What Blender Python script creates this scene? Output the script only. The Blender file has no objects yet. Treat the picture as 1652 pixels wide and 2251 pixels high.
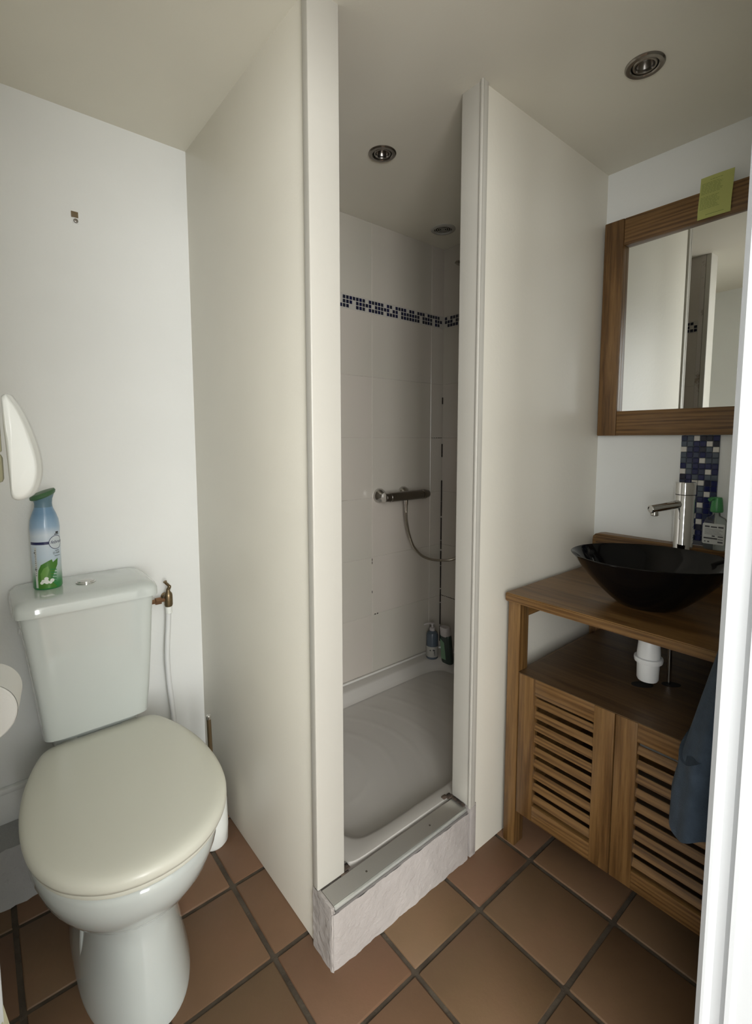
import bpy, bmesh, math, random
from mathutils import Vector, Matrix
from mathutils.geometry import tessellate_polygon
random.seed(7)
sc = bpy.context.scene
C = sc.collection
PI = math.pi

# ------------------------------------------------------------------ camera, light, exposure
CAM_H = 1.28
PITCH, YAW, ROLL = 0.0901938, 0.8768039, 0.00055821
F_PX, CY_PX = 1060.136, 1062.975
cam_d = bpy.data.cameras.new('camera')
cam = bpy.data.objects.new('camera', cam_d); C.objects.link(cam)
fw = Vector((math.cos(YAW)*math.cos(PITCH), math.sin(YAW)*math.cos(PITCH), -math.sin(PITCH)))
rt = fw.cross(Vector((0, 0, 1))).normalized(); dn = fw.cross(rt)
r2 = rt*math.cos(ROLL) + dn*math.sin(ROLL); d2 = -rt*math.sin(ROLL) + dn*math.cos(ROLL)
cam.matrix_world = Matrix(((r2.x, -d2.x, -fw.x, 0), (r2.y, -d2.y, -fw.y, 0), (r2.z, -d2.z, -fw.z, CAM_H), (0, 0, 0, 1)))
cam_d.sensor_fit = 'VERTICAL'; cam_d.sensor_height = 36.0
cam_d.lens = F_PX / 2251 * 36.0
cam_d.shift_y = -(2251/2 - CY_PX) / 2251
cam_d.clip_start = 0.01
sc.camera = cam

world = bpy.data.worlds.new('world'); sc.world = world; world.use_nodes = True
wn = world.node_tree.nodes
wn['Background'].inputs[0].default_value = (0.80, 0.90, 1.0, 1)
wn['Background'].inputs[1].default_value = 0.9

def area(name, loc, target, sx, sy, power, col):
    l = bpy.data.lights.new(name, 'AREA'); l.shape = 'RECTANGLE'; l.size = sx; l.size_y = sy
    l.energy = power; l.color = col
    o = bpy.data.objects.new(name, l); C.objects.link(o); o.location = loc
    o.rotation_euler = (Vector(target)-Vector(loc)).to_track_quat('-Z', 'Y').to_euler()
    return o
# daylight coming in through the hall window behind the doorway
area('window_daylight', (-0.70, -2.21, 1.45), (-0.70, 0, 1.45), 1.55, 1.55, 64, (1.0, 1.0, 0.985))
area('window_daylight', (-1.61, -1.10, 1.45), (0, -1.10, 1.45), 1.75, 1.55, 58, (1.0, 1.0, 0.985))
sc.view_settings.view_transform = 'Standard'
sc.view_settings.look = 'None'
sc.view_settings.gamma = 1.0
sc.view_settings.exposure = 1.0
sc.view_settings.use_curve_mapping = False

# ------------------------------------------------------------------ helpers
BASE = {}
def link(name, bm, mat, parent=None, loc=None, smooth=35, mesh=None):
    """One mesh object; bm is in world coordinates."""
    if loc is None: loc = BASE.get(parent.name, Vector()) if parent else Vector()
    loc = Vector(loc)
    if mesh is None:
        bmesh.ops.transform(bm, matrix=Matrix.Translation(-loc), verts=bm.verts)
        mesh = bpy.data.meshes.new(name); bm.to_mesh(mesh); bm.free()
        if smooth:
            mesh.polygons.foreach_set('use_smooth', [True]*len(mesh.polygons))
            mesh.set_sharp_from_angle(angle=math.radians(smooth))
        mats = mat if isinstance(mat, (list, tuple)) else [mat]
        for m in mats: mesh.materials.append(m)
    o = bpy.data.objects.new(name, mesh); C.objects.link(o)
    if parent:
        o.parent = parent; o.location = loc - BASE[parent.name]
    else:
        o.location = loc
    BASE[o.name] = loc
    return o
def tag(o, label, cat, group=None):
    o['label'] = label; o['category'] = cat
    if group: o['group'] = group
    return o
def thing(name, label, cat, loc, group=None):
    o = bpy.data.objects.new(name, None); C.objects.link(o); o.empty_display_size = .05
    o.location = loc; BASE[o.name] = Vector(loc)
    return tag(o, label, cat, group)
def struct(name, bm, mat, smooth=35):
    o = link(name, bm, mat, None, None, smooth); o['kind'] = 'structure'; return o

def new(): return bmesh.new()
def bx(bm, x0, x1, y0, y1, z0, z1, bev=0, seg=2, mi=0):
    x0, x1 = min(x0, x1), max(x0, x1); y0, y1 = min(y0, y1), max(y0, y1); z0, z1 = min(z0, z1), max(z0, z1)
    r = bmesh.ops.create_cube(bm, size=1)
    for v in r['verts']:
        v.co = Vector(((x0+x1)/2+v.co.x*(x1-x0), (y0+y1)/2+v.co.y*(y1-y0), (z0+z1)/2+v.co.z*(z1-z0)))
    fs = {f for v in r['verts'] for f in v.link_faces}
    for f in fs: f.material_index = mi
    if bev:
        es = list({e for f in fs for e in f.edges})
        bmesh.ops.bevel(bm, geom=es, offset=bev, segments=seg, profile=.5, affect='EDGES', clamp_overlap=True)
    return bm
def box(*a, **k): return bx(new(), *a, **k)
def axes(d):
    d = Vector(d).normalized()
    u = d.orthogonal().normalized(); return u, d.cross(u), d
def lathe(bm, prof, loc, d=(0, 0, 1), seg=40, mi=0, sx=1, sy=1, u=None):
    """prof: (radius, height) pairs turned about direction d from loc."""
    if u is None: u, v, d = axes(d)
    else: d = Vector(d).normalized(); u = Vector(u).normalized(); v = d.cross(u)
    loc = Vector(loc); rings = []
    for r, h in prof:
        if r < 1e-6: rings.append([bm.verts.new(loc+d*h)])
        else: rings.append([bm.verts.new(loc+d*h+u*(r*sx*math.cos(2*PI*i/seg))+v*(r*sy*math.sin(2*PI*i/seg))) for i in range(seg)])
    for a, b in zip(rings, rings[1:]):
        for i in range(seg):
            j = (i+1) % seg
            if len(a) == 1 and len(b) == 1: continue
            if len(a) == 1: f = bm.faces.new((a[0], b[j], b[i]))
            elif len(b) == 1: f = bm.faces.new((a[i], a[j], b[0]))
            else: f = bm.faces.new((a[i], a[j], b[j], b[i]))
            f.material_index = mi
    return bm
def catmull(pts, n=8):
    P = [Vector(p) for p in pts]; out = []
    for i in range(len(P)-1):
        p0 = P[max(i-1, 0)]; p1 = P[i]; p2 = P[i+1]; p3 = P[min(i+2, len(P)-1)]
        for k in range(n):
            t = k/n
            out.append(.5*((2*p1)+(p2-p0)*t+(2*p0-5*p1+4*p2-p3)*t*t+(3*p1-p0-3*p2+p3)*t**3))
    return out+[P[-1]]
def tube(bm, pts, r, seg=12, cap=True, mi=0):
    P = [Vector(p) for p in pts]; rings = []
    u = None
    for i, p in enumerate(P):
        t = (P[min(i+1, len(P)-1)]-P[max(i-1, 0)]).normalized()
        u = t.orthogonal().normalized() if u is None else (u-t*u.dot(t)).normalized()
        v = t.cross(u); rr = r[i] if isinstance(r, (list, tuple)) else r
        rings.append([bm.verts.new(p+u*rr*math.cos(2*PI*k/seg)+v*rr*math.sin(2*PI*k/seg)) for k in range(seg)])
    for a, b in zip(rings, rings[1:]):
        for k in range(seg):
            f = bm.faces.new((a[k], a[(k+1) % seg], b[(k+1) % seg], b[k])); f.material_index = mi
    if cap:
        for rg in (rings[0][::-1], rings[-1]):
            f = bm.faces.new(rg); f.material_index = mi
    return bm
def loft(bm, rings, cap0=True, cap1=True, mi=0):
    R = [[bm.verts.new(p) for p in rg] for rg in rings]; n = len(R[0])
    for a, b in zip(R, R[1:]):
        for k in range(n):
            f = bm.faces.new((a[k], a[(k+1) % n], b[(k+1) % n], b[k])); f.material_index = mi
    if cap0: bm.faces.new(R[0][::-1]).material_index = mi
    if cap1: bm.faces.new(R[-1]).material_index = mi
    return bm
def fixn(bm): bmesh.ops.recalc_face_normals(bm, faces=bm.faces); return bm
def sup(cx, cy, hx, hy, z, n=2.0, seg=48, ny=None):
    """super-ellipse ring, ny: exponent/half-length for the +y half (nback, hyback)"""
    out = []
    for i in range(seg):
        a = 2*PI*i/seg; c, s = math.cos(a), math.sin(a)
        e = n; h = hy
        if s > 0 and ny: e, h = ny
        out.append(Vector((cx+hx*math.copysign(abs(c)**(2/e), c), cy+h*math.copysign(abs(s)**(2/e), s), z)))
    return out
def poly_prism(bm, pts, d, mi=0):
    """flat polygon (3D points) thickened by vector d"""
    a = [bm.verts.new(Vector(p)) for p in pts]; b = [bm.verts.new(Vector(p)+Vector(d)) for p in pts]
    n = len(a)
    fs = [bm.faces.new(a), bm.faces.new(b[::-1])]
    for k in range(n): fs.append(bm.faces.new((a[k], b[k], b[(k+1) % n], a[(k+1) % n])))
    for f in fs: f.material_index = mi
    return bm
def text_mesh(s, size, shear=0.0, extrude=0.0):
    c = bpy.data.curves.new('t', 'FONT'); c.body = s; c.size = size; c.extrude = extrude; c.shear = shear
    c.align_x = 'CENTER'; c.align_y = 'CENTER'
    o = bpy.data.objects.new('t', c); C.objects.link(o)
    bpy.context.view_layer.update()
    m = bpy.data.meshes.new_from_object(o.evaluated_get(bpy.context.evaluated_depsgraph_get()))
    bm = new(); bm.from_mesh(m)
    bpy.data.objects.remove(o); bpy.data.meshes.remove(m); bpy.data.curves.remove(c)
    return bm
def join(dst, src, fn=None):
    mp = {}
    for v in src.verts: mp[v] = dst.verts.new(fn(v.co) if fn else v.co)
    for f in src.faces:
        try: dst.faces.new([mp[v] for v in f.verts]).material_index = f.material_index
        except ValueError: pass
    src.free(); return dst
def flat_poly(pts2):
    bm = new(); vs = [bm.verts.new((x, y, 0)) for x, y in pts2]; bm.faces.new(vs)
    bmesh.ops.triangulate(bm, faces=bm.faces[:]); return bm

# ------------------------------------------------------------------ materials
def mat(name, col, rough=.5, metal=0, **kw):
    m = bpy.data.materials.new(name); m.use_nodes = True
    b = m.node_tree.nodes['Principled BSDF']
    b.inputs['Base Color'].default_value = (*col, 1); b.inputs['Roughness'].default_value = rough
    b.inputs['Metallic'].default_value = metal
    for k, v in kw.items(): b.inputs[k.replace('_', ' ')].default_value = v
    return m
def N(m, t, **kw):
    n = m.node_tree.nodes.new(t)
    for k, v in kw.items():
        if isinstance(v, (int, float, str, tuple, bool)) and hasattr(n, k): setattr(n, k, v)
    return n
def L(m, a, b): m.node_tree.links.new(a, b)
def coords(m, scale=(1, 1, 1), rand=False):
    t = N(m, 'ShaderNodeTexCoord'); mp = N(m, 'ShaderNodeMapping'); mp.inputs['Scale'].default_value = scale
    L(m, t.outputs['Object'], mp.inputs['Vector'])
    if rand:
        oi = N(m, 'ShaderNodeObjectInfo'); mu = N(m, 'ShaderNodeMath'); mu.operation = 'MULTIPLY'; mu.inputs[1].default_value = 37.0
        L(m, oi.outputs['Random'], mu.inputs[0]); cb = N(m, 'ShaderNodeCombineXYZ')
        for i in range(3): L(m, mu.outputs[0], cb.inputs[i])
        L(m, cb.outputs[0], mp.inputs['Location'])
    return mp.outputs['Vector']
def bump(m, h, strength=.2, dist=.002):
    b = N(m, 'ShaderNodeBump'); b.inputs['Strength'].default_value = strength; b.inputs['Distance'].default_value = dist
    L(m, h, b.inputs['Height']); L(m, b.outputs[0], m.node_tree.nodes['Principled BSDF'].inputs['Normal']); return b
def noise(m, vec, scale, detail=4, rough=.5):
    n = N(m, 'ShaderNodeTexNoise'); n.inputs['Scale'].default_value = scale; n.inputs['Detail'].default_value = detail
    n.inputs['Roughness'].default_value = rough; L(m, vec, n.inputs['Vector']); return n.outputs[0]
def ramp(m, fac, stops):
    r = N(m, 'ShaderNodeValToRGB'); e = r.color_ramp.elements
    e[0].position, e[0].color = stops[0][0], (*stops[0][1], 1); e[1].position, e[1].color = stops[-1][0], (*stops[-1][1], 1)
    for p, c in stops[1:-1]: k = e.new(p); k.color = (*c, 1)
    L(m, fac, r.inputs[0]); return r.outputs[0]
def mixc(m, fac, a, b, mode='MIX'):
    x = N(m, 'ShaderNodeMix'); x.data_type = 'RGBA'; x.blend_type = mode
    for s, i in ((fac, 0), (a, 6), (b, 7)):
        if hasattr(s, 'links'): L(m, s, x.inputs[i])
        else: x.inputs[i].default_value = s if i == 0 else (*s, 1)
    return x.outputs[2]
def base(m, s): L(m, s, m.node_tree.nodes['Principled BSDF'].inputs['Base Color'])

def paint(name, col, rough=.55, bs=.25, sc_=90, vary=.04, dist=.0015):
    m = mat(name, col, rough); v = coords(m)
    n = noise(m, v, sc_, 5, .6); n2 = noise(m, v, 2.2, 3)
    d = tuple(c*(1-vary) for c in col); l = tuple(min(1, c*(1+vary)) for c in col)
    base(m, ramp(m, n2, [(.3, d), (.7, l)])); bump(m, n, bs, dist); return m
M = {}
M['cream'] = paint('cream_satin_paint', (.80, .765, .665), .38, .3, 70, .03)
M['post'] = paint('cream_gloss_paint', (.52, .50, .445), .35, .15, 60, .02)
M['blue_white'] = paint('cool_white_wall_paint', (.80, .81, .785), .55, .35, 60, .03)
M['ceil'] = paint('ceiling_paint', (.78, .755, .655), .6, .2, 80, .03)
M['rough_plaster'] = paint('rough_white_plaster', (.41, .375, .35), .7, 1.0, 28, .06, .006)
M['trim'] = paint('white_door_paint', (.385, .395, .40), .4, .15, 40, .02)
M['hall'] = paint('hall_wall_paint', (.72, .72, .69), .8, .1)

# wall tile: each tile gets a little tone of its own
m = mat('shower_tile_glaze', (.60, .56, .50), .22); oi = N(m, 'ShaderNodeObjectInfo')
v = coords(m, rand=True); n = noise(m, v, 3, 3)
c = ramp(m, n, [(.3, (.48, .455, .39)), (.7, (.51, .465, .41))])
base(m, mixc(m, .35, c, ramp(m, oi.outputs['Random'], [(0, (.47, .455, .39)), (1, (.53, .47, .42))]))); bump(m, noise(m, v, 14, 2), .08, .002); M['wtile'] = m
m = mat('shower_grout', (.5, .47, .42), .8); v = coords(m); n = noise(m, v, 9, 6, .7)
base(m, ramp(m, n, [(.58, (.50, .46, .42)), (.66, (.30, .25, .20)), (.74, (.06, .04, .03))])); M['grout'] = m
M['mould'] = mat('black_mould', (.02, .014, .010), .9)
m = mat('mould_stains', (.04, .03, .02), .9); base(m, ramp(m, noise(m, coords(m), 60, 4), [(.35, (.015, .01, .008)), (.7, (.12, .085, .06))])); M['rust'] = m
M['sealant'] = mat('white_sealant', (.62, .60, .55), .5)
# terracotta
m = mat('terracotta_tile', (.3, .16, .09), .5); oi = N(m, 'ShaderNodeObjectInfo'); v = coords(m, rand=True)
c1 = ramp(m, noise(m, v, 5, 5, .6), [(.25, (.115, .067, .032)), (.5, (.155, .088, .044)), (.72, (.178, .088, .050))])
c2 = ramp(m, oi.outputs['Random'], [(0, (.138, .091, .044)), (.5, (.162, .092, .048)), (1, (.170, .080, .052))])
c3 = mixc(m, .45, c1, c2)
c4 = mixc(m, ramp(m, noise(m, v, 45, 5, .7), [(.35, (0, 0, 0)), (.75, (.5, .5, .5))]), c3, (.15, .085, .045))
base(m, c4); bump(m, noise(m, v, 30, 6, .65), .35, .002)
rr = N(m, 'ShaderNodeMapRange'); rr.inputs['To Min'].default_value = .42; rr.inputs['To Max'].default_value = .7
L(m, noise(m, v, 12, 4), rr.inputs['Value']); L(m, rr.outputs[0], m.node_tree.nodes['Principled BSDF'].inputs['Roughness']); M['terra'] = m
m = mat('floor_grout', (.08, .06, .04), .9); v = coords(m); base(m, ramp(m, noise(m, v, 25, 5), [(.3, (.050, .036, .023)), (.7, (.085, .066, .045))])); bump(m, noise(m, v, 120, 4), .6, .003); M['fgrout'] = m
# wood
def wood(name, axis, dark=(.070, .032, .009), mid=(.150, .075, .023), light=(.225, .124, .043), rough=.38):
    m = mat(name, mid, rough); s = [26, 26, 26]; s[axis] = 1.6
    v = coords(m, tuple(s), rand=True)
    w = N(m, 'ShaderNodeTexWave'); w.wave_type = 'BANDS'; w.bands_direction = ('Y', 'Z', 'X')[axis]
    w.inputs['Scale'].default_value = .9; w.inputs['Distortion'].default_value = 9; w.inputs['Detail'].default_value = 3; w.inputs['Detail Scale'].default_value = .8
    L(m, v, w.inputs['Vector'])
    s2 = [70, 70, 70]; s2[axis] = 3.0; v2 = coords(m, tuple(s2), rand=True); fn = noise(m, v2, 2.0, 5, .7)
    a = ramp(m, w.outputs[0], [(.05, dark), (.35, mid), (.85, light)])
    b = ramp(m, fn, [(.36, dark), (.5, mid), (.66, light)])
    base(m, mixc(m, .55, a, b)); bump(m, fn, .35, .0008); return m
for i, k in enumerate('xyz'): M['wood'+k] = wood('oak_grain_'+k, i)
M['wooddark'] = wood('oak_shelf_grain', 1, (.055, .029, .012), (.095, .053, .022), (.13, .075, .033), .45)
M['ceramic'] = mat('white_ceramic', (.62, .66, .635), .09, Coat_Weight=.6, Coat_Roughness=.04)
M['seat'] = mat('cream_plastic_seat', (.70, .695, .60), .3)
M['chrome'] = mat('chrome', (.62, .61, .59), .12, 1)
M['faucet'] = mat('polished_chrome', (.72, .72, .72), .05, 1)
M['alu'] = mat('brushed_aluminium', (.52, .50, .45), .42, .85)
M['alulight'] = mat('bright_aluminium_lip', (.72, .74, .70), .3, .6)
M['darkmetal'] = mat('dark_chrome', (.30, .28, .255), .25, 1)
M['brass'] = mat('tarnished_brass', (.22, .165, .095), .35, .9)
M['hose'] = mat('steel_hose', (.50, .46, .39), .25, .95)
M['black_glass'] = mat('black_glass', (.003, .003, .0035), .06, IOR=1.38)
M['mirror'] = mat('mirror_silver', (.90, .92, .90), .0, 1)
M['tray'] = paint('shower_tray_acrylic', (.50, .475, .435), .3, .12, 120, .03)
M['plastic'] = mat('white_plastic', (.78, .79, .78), .35)
M['bright_plastic'] = mat('glossy_white_plastic', (.86, .88, .84), .2)
m = mat('toilet_paper', (.82, .82, .79), .95); bump(m, noise(m, coords(m), 260, 3), .6, .001); M['paper'] = m
M['card'] = mat('cardboard', (.35, .27, .18), .9)
m = mat('blue_grey_towelling', (.022, .036, .056), .95); v = coords(m); bump(m, noise(m, v, 420, 3), .7, .0015)
base(m, ramp(m, noise(m, v, 40, 4), [(.3, (.020, .033, .050)), (.7, (.034, .052, .076))])); M['towel'] = m
M['hole'] = mat('dark_gap', (.01, .009, .008), .9)
M['green'] = mat('green_plastic', (.05, .13, .055), .4)
M['green2'] = mat('bright_green_pump', (.07, .30, .10), .3)
M['clear'] = mat('clear_plastic', (.9, .95, .92), .05, Transmission_Weight=.95, IOR=1.35)
M['label_white'] = mat('white_label', (.66, .67, .63), .5)
M['ink'] = mat('black_ink', (.02, .02, .025), .6)
M['navy'] = mat('navy_ink', (.015, .02, .09), .4)
M['whiteink'] = mat('white_ink', (.80, .82, .76), .4)
M['leaf'] = mat('leaf_green_ink', (.06, .20, .02), .4)
M['leaf2'] = mat('light_leaf_green_ink', (.14, .31, .06), .4)
M['dgreen'] = mat('deep_green_ink', (.02, .20, .045), .4)
# can body: colour bands by height (flat print)
m = mat('spray_can_print', (.5, .6, .7), .28, Coat_Weight=.3)
t = N(m, 'ShaderNodeTexCoord'); sp = N(m, 'ShaderNodeSeparateXYZ'); L(m, t.outputs['Object'], sp.inputs[0])
rn = N(m, 'ShaderNodeMapRange'); rn.inputs['From Max'].default_value = .25
wob = noise(m, t.outputs['Object'], 9, 2); ma = N(m, 'ShaderNodeMath'); ma.operation = 'MULTIPLY_ADD'; ma.inputs[1].default_value = .03; L(m, wob, ma.inputs[0]); L(m, sp.outputs[2], ma.inputs[2])
L(m, ma.outputs[0], rn.inputs['Value'])
base(m, ramp(m, rn.outputs[0], [(.0, (.02, .22, .04)), (.14, (.03, .26, .06)), (.26, (.50, .60, .56)), (.40, (.55, .66, .76)), (.64, (.60, .68, .76)), (.74, (.30, .44, .60)), (.90, (.16, .29, .44))])); M['can'] = m
M['bottleblue'] = mat('blue_tinted_bottle', (.075, .095, .12), .25)
M['bottlewhite'] = mat('pale_label', (.32, .31, .28), .6)
M['bottledark'] = mat('dark_green_bottle', (.020, .035, .028), .25)
M['bottlegreen'] = mat('green_label', (.12, .22, .13), .5)
M['capgrey'] = mat('pale_grey_cap', (.40, .37, .36), .4)
M['note'] = mat('yellow_green_paper', (.44, .46, .145), .8)
M['noteink'] = mat('faded_green_print', (.15, .19, .05), .8)
M['beige'] = mat('beige_painted_wood', (.42, .40, .26), .5)
M['wallhook'] = mat('brown_adhesive', (.17, .12, .06), .6)
for k, c, in (('navy_t', (.012, .016, .075)), ('slate_t', (.075, .095, .125)), ('ink_t', (.02, .022, .04)), ('white_t', (.62, .60, .55)), ('steel_t', (.035, .045, .085))):
    M[k] = mat('glass_mosaic_'+k[:-2], c, .12)
M['band1'] = mat('navy_glass', (.012, .013, .030), .15); M['band2'] = mat('ink_glass', (.020, .022, .034), .15); M['band3'] = mat('dark_blue_glass', (.010, .011, .040), .15)
M['mgrout'] = mat('mosaic_grout', (.10, .105, .12), .8)
M['sgrout'] = mat('pale_mosaic_grout', (.42, .40, .36), .8)

# ------------------------------------------------------------------ geometry constants
X0 = .591; YB = 1.705; YK = .873; XR = 1.823; ZC = 2.232; YS = 1.726; XS = 1.885; XL = -.13; YD = .165
XJ = 1.095; XDR = .680

# ------------------------------------------------------------------ setting
# floor slab and terracotta tiles
fl = struct('floor', box(XL-.1, XR+.12, -2.3, YB+.1, -.08, -.004), M['fgrout'])
gx, gy, px_, py_ = .012, .250, .2448, .2496
def tile_mesh(w, h, name, seed):
    rnd = random.Random(seed)
    bm = box(-w/2, w/2, -h/2, h/2, -.012, 0, bev=.0035, seg=2)
    for v in bm.verts:
        v.co.x += rnd.uniform(-.0012, .0012); v.co.y += rnd.uniform(-.0012, .0012); v.co.z += rnd.uniform(-.0004, .0002)
    me = bpy.data.meshes.new(name); bm.to_mesh(me); bm.free(); me.materials.append(M['terra'])
    me.polygons.foreach_set('use_smooth', [True]*len(me.polygons)); me.set_sharp_from_angle(angle=math.radians(50)); return me
tms = [tile_mesh(px_-.012, py_-.012, 'tile', i) for i in range(4)]
for i in range(-1, 8):
    for j in range(-10, 6):
        a0, a1 = gx+px_*i, gx+px_*(i+1); b0, b1 = gy+py_*j, gy+py_*(j+1)
        g = .006
        a0 += g; b0 += g; a1 -= g; b1 -= g
        a0, a1 = max(a0, XL), min(a1, XR); b1 = min(b1, YB)
        if a1-a0 < .01 or b1-b0 < .01: continue
        if b0 > YK and a0 > X0: continue          # under the shower
        full = abs((a1-a0)-(px_-.012)) < 1e-4 and abs((b1-b0)-(py_-.012)) < 1e-4
        me = tms[(i*3+j) % 4] if full else tile_mesh(a1-a0, b1-b0, 'tile', i*31+j)
        o = bpy.data.objects.new('tile', me); C.objects.link(o); o.parent = fl
        o.location = ((a0+a1)/2, (b0+b1)/2, 0)

# ceiling with round openings for the two spots and the vent
SPOTS = [(1.373, .577), (1.105, 1.294)]; VENT = (1.695, 1.560)
holes = [(x, y, .036) for x, y in SPOTS]+[(VENT[0], VENT[1], .040)]
bm = new()
outer = [Vector((XL-.1, YD-.1, ZC)), Vector((XS+.1, YD-.1, ZC)), Vector((XS+.1, YS+.1, ZC)), Vector((XL-.1, YS+.1, ZC))]
loops = [outer]+[[Vector((x+r*math.cos(2*PI*k/28), y-r*math.sin(2*PI*k/28), ZC)) for k in range(28)] for x, y, r in holes]
tris = tessellate_polygon(loops); flat = [p for lp in loops for p in lp]; vs = [bm.verts.new(p) for p in flat]
for t in tris:
    try: bm.faces.new([vs[k] for k in t])
    except ValueError: pass
for f in bm.faces:
    f.normal_update()
    if f.normal.z > 0: f.normal_flip()
bx(bm, XL-.1, XS+.1, YD-.1, YS+.1, ZC+.07, ZC+.1)
struct('ceiling', bm, M['ceil'])

# walls round the room
struct('wall_back', box(XL-.1, X0+.05, YB, YB+.08, 0, ZC+.05), M['blue_white'])
struct('wall_left', box(XL-.08, XL, YD-.1, YB+.02, 0, ZC+.05), M['blue_white'])
wr = struct('wall_right', box(XR, XR+.06, YD-.1, YK+.02, 0, ZC+.05), M['blue_white'])
struct('wall_left_partition', box(X0+.006, X0+.076, .958, YB+.02, 0, ZC+.02, bev=.004), M['cream'])
struct('wall_right_partition', box(XJ+.018, XS+.02, YK+.002, YK+.07, 0, ZC+.02), M['cream'])
# doorway wall (behind / beside the camera)
struct('wall_front', bx(box(XDR+.03, XR+.06, YD-.11, YD, 0, ZC+.05), XDR-.75, XDR+.1, YD-.11, YD, 2.08, ZC+.05), M['hall'])
struct('wall_front_left', box(XL-.08, -.045, YD-.11, YD, 0, ZC+.05), M['hall'])
# the hall that the photograph is taken from
bm = new(); bx(bm, -1.7, -1.62, -2.3, -2.0, -.01, 2.5); bx(bm, -1.7, -1.62, -.2, YD-.02, -.01, 2.5); bx(bm, -1.7, -1.62, -2.0, -.2, -.01, .65); bx(bm, -1.7, -1.62, -2.0, -.2, 2.25, 2.5); bx(bm, 1.98, 2.06, -2.3, YD-.02, -.01, 2.5); bx(bm, -1.7, XL, YD-.11, YD-.03, -.01, 2.5)
bx(bm, -1.7, -1.48, -2.3, -2.22, -.01, 2.5); bx(bm, .08, 2.06, -2.3, -2.22, -.01, 2.5); bx(bm, -1.48, .08, -2.3, -2.22, -.01, .65); bx(bm, -1.48, .08, -2.3, -2.22, 2.25, 2.5)
struct('wall_hall', bm, M['hall'])
struct('ceiling_hall', box(-1.7, 2.06, -2.3, YD-.11, 2.45, 2.53), M['hall'])
struct('floor_hall', box(-1.7, XL-.1, -2.3, YD-.02, -.08, 0), M['terra'])

# door frame round the photographer: right and left jambs with their mouldings
bm = new(); prof = [(.705, .172), (.685, .1695), (.6800, .1632), (.6800, .1600), (.6860, .1570), (.6885, .1540), (.6885, .1440), (.6840, .1400), (.6795, .1375), (.6795, .1325), (.6835, .1295), (.6850, .1270), (.6850, .045), (.71, .045)]
loft(bm, [[Vector((x, y, z)) for x, y in prof] for z in (0, 2.09)]); fixn(bm)
bx(bm, -.045, XDR+.03, .05, YD+.007, 2.045, 2.09, bev=.003)
struct('trim_1', bm, M['trim'], 25)
bm = new(); prof = [(-.04, .172), (-.0060, .172), (-.0028, .1690), (-.0028, .160), (-.006, .156), (-.0105, .1545), (-.0105, .045), (-.04, .045)]
loft(bm, [[Vector((x, y, z)) for x, y in prof] for z in (0, 2.09)]); fixn(bm)
tl = struct('trim_2', bm, M['trim'], 25)
bm = new(); loft(bm, [[Vector((x, y, z)) for x, y in ((-.012, .1665), (w, .1665), (w, .150), (-.012, .150))] for z, w in ((.80, .0002), (1.085, .0001), (1.106, -.0012), (1.118, -.0030))]); fixn(bm)
o = link('strike_block', bm, M['beige'], tl); o['label'] = 'beige block low on the jamb'

# posts either side of the shower opening
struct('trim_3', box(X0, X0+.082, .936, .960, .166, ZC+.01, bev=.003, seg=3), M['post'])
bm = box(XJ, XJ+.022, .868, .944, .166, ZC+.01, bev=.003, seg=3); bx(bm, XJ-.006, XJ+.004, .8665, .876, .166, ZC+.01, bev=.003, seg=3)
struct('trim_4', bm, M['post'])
bm = box(XJ+.004, XJ+.030, .871, .90, 0, .17, bev=.002)
struct('trim_5', bm, M['rough_plaster'])

# plastered kerb under the shower opening (uneven face)
bm = new(); nx, nz = 60, 18
def kf(u, w):
    p = Vector((X0+(XJ-.004-X0)*u, YK, .150*w)); n = math.sin(u*31+w*5)*.0011+math.sin(u*77+w*23)*.0006+random.uniform(-.0005, .0005)
    if u < .03: n += .004*(1-u/.03)
    return p+Vector((0, n, 0))
g = [[bm.verts.new(kf(i/nx, j/nz)) for j in range(nz+1)] for i in range(nx+1)]
for i in range(nx):
    for j in range(nz): bm.faces.new((g[i][j], g[i+1][j], g[i+1][j+1], g[i][j+1]))
ny = 12
h = [[bm.verts.new((X0+random.uniform(-.0012, .0012)+(.0035 if k == 0 else 0), YK+(.96-YK)*k/ny, .166*j/nz)) for j in range(nz+1)] for k in range(ny+1)]
for k in range(ny):
    for j in range(nz): bm.faces.new((h[k][j], h[k][j+1], h[k+1][j+1], h[k+1][j]))
bx(bm, X0+.003, XJ-.004, YK+.004, .958, 0, .152)
fixn(bm)
bx(bm, X0, X0+.009, YK+.003, .940, .150, .166, bev=.002)
struct('trim_6', bm, M['rough_plaster'], 60)

# ledge along the back wall and flat baseboard over it
bm = new(); na, nb = 40, 8
def lf(i, j): return Vector((XL+(.36-XL)*i/na, 1.575+random.uniform(-.002, .002)+.002*math.sin(i*1.7+j), .172*j/nb+random.uniform(-.001, .001)*(j > 0)))
g = [[bm.verts.new(lf(i, j)) for j in range(nb+1)] for i in range(na+1)]
tb = [bm.verts.new((g[i][nb].co.x, YB, .168)) for i in range(na+1)]
for i in range(na):
    for j in range(nb): bm.faces.new((g[i][j], g[i+1][j], g[i+1][j+1], g[i][j+1]))
    bm.faces.new((g[i][nb], g[i+1][nb], tb[i+1], tb[i]))
fixn(bm)
struct('baseboard_back', bm, paint('grey_rough_plaster', (.42, .42, .41), .8, 1.0, 30, .1, .006), 60)
bm = box(XL, .36, YB-.012, YB, .168, .262, bev=.003); bx(bm, XL, .36, YB-.018, YB, .260, .276, bev=.003)
struct('trim_7', bm, M['blue_white'])

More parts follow.
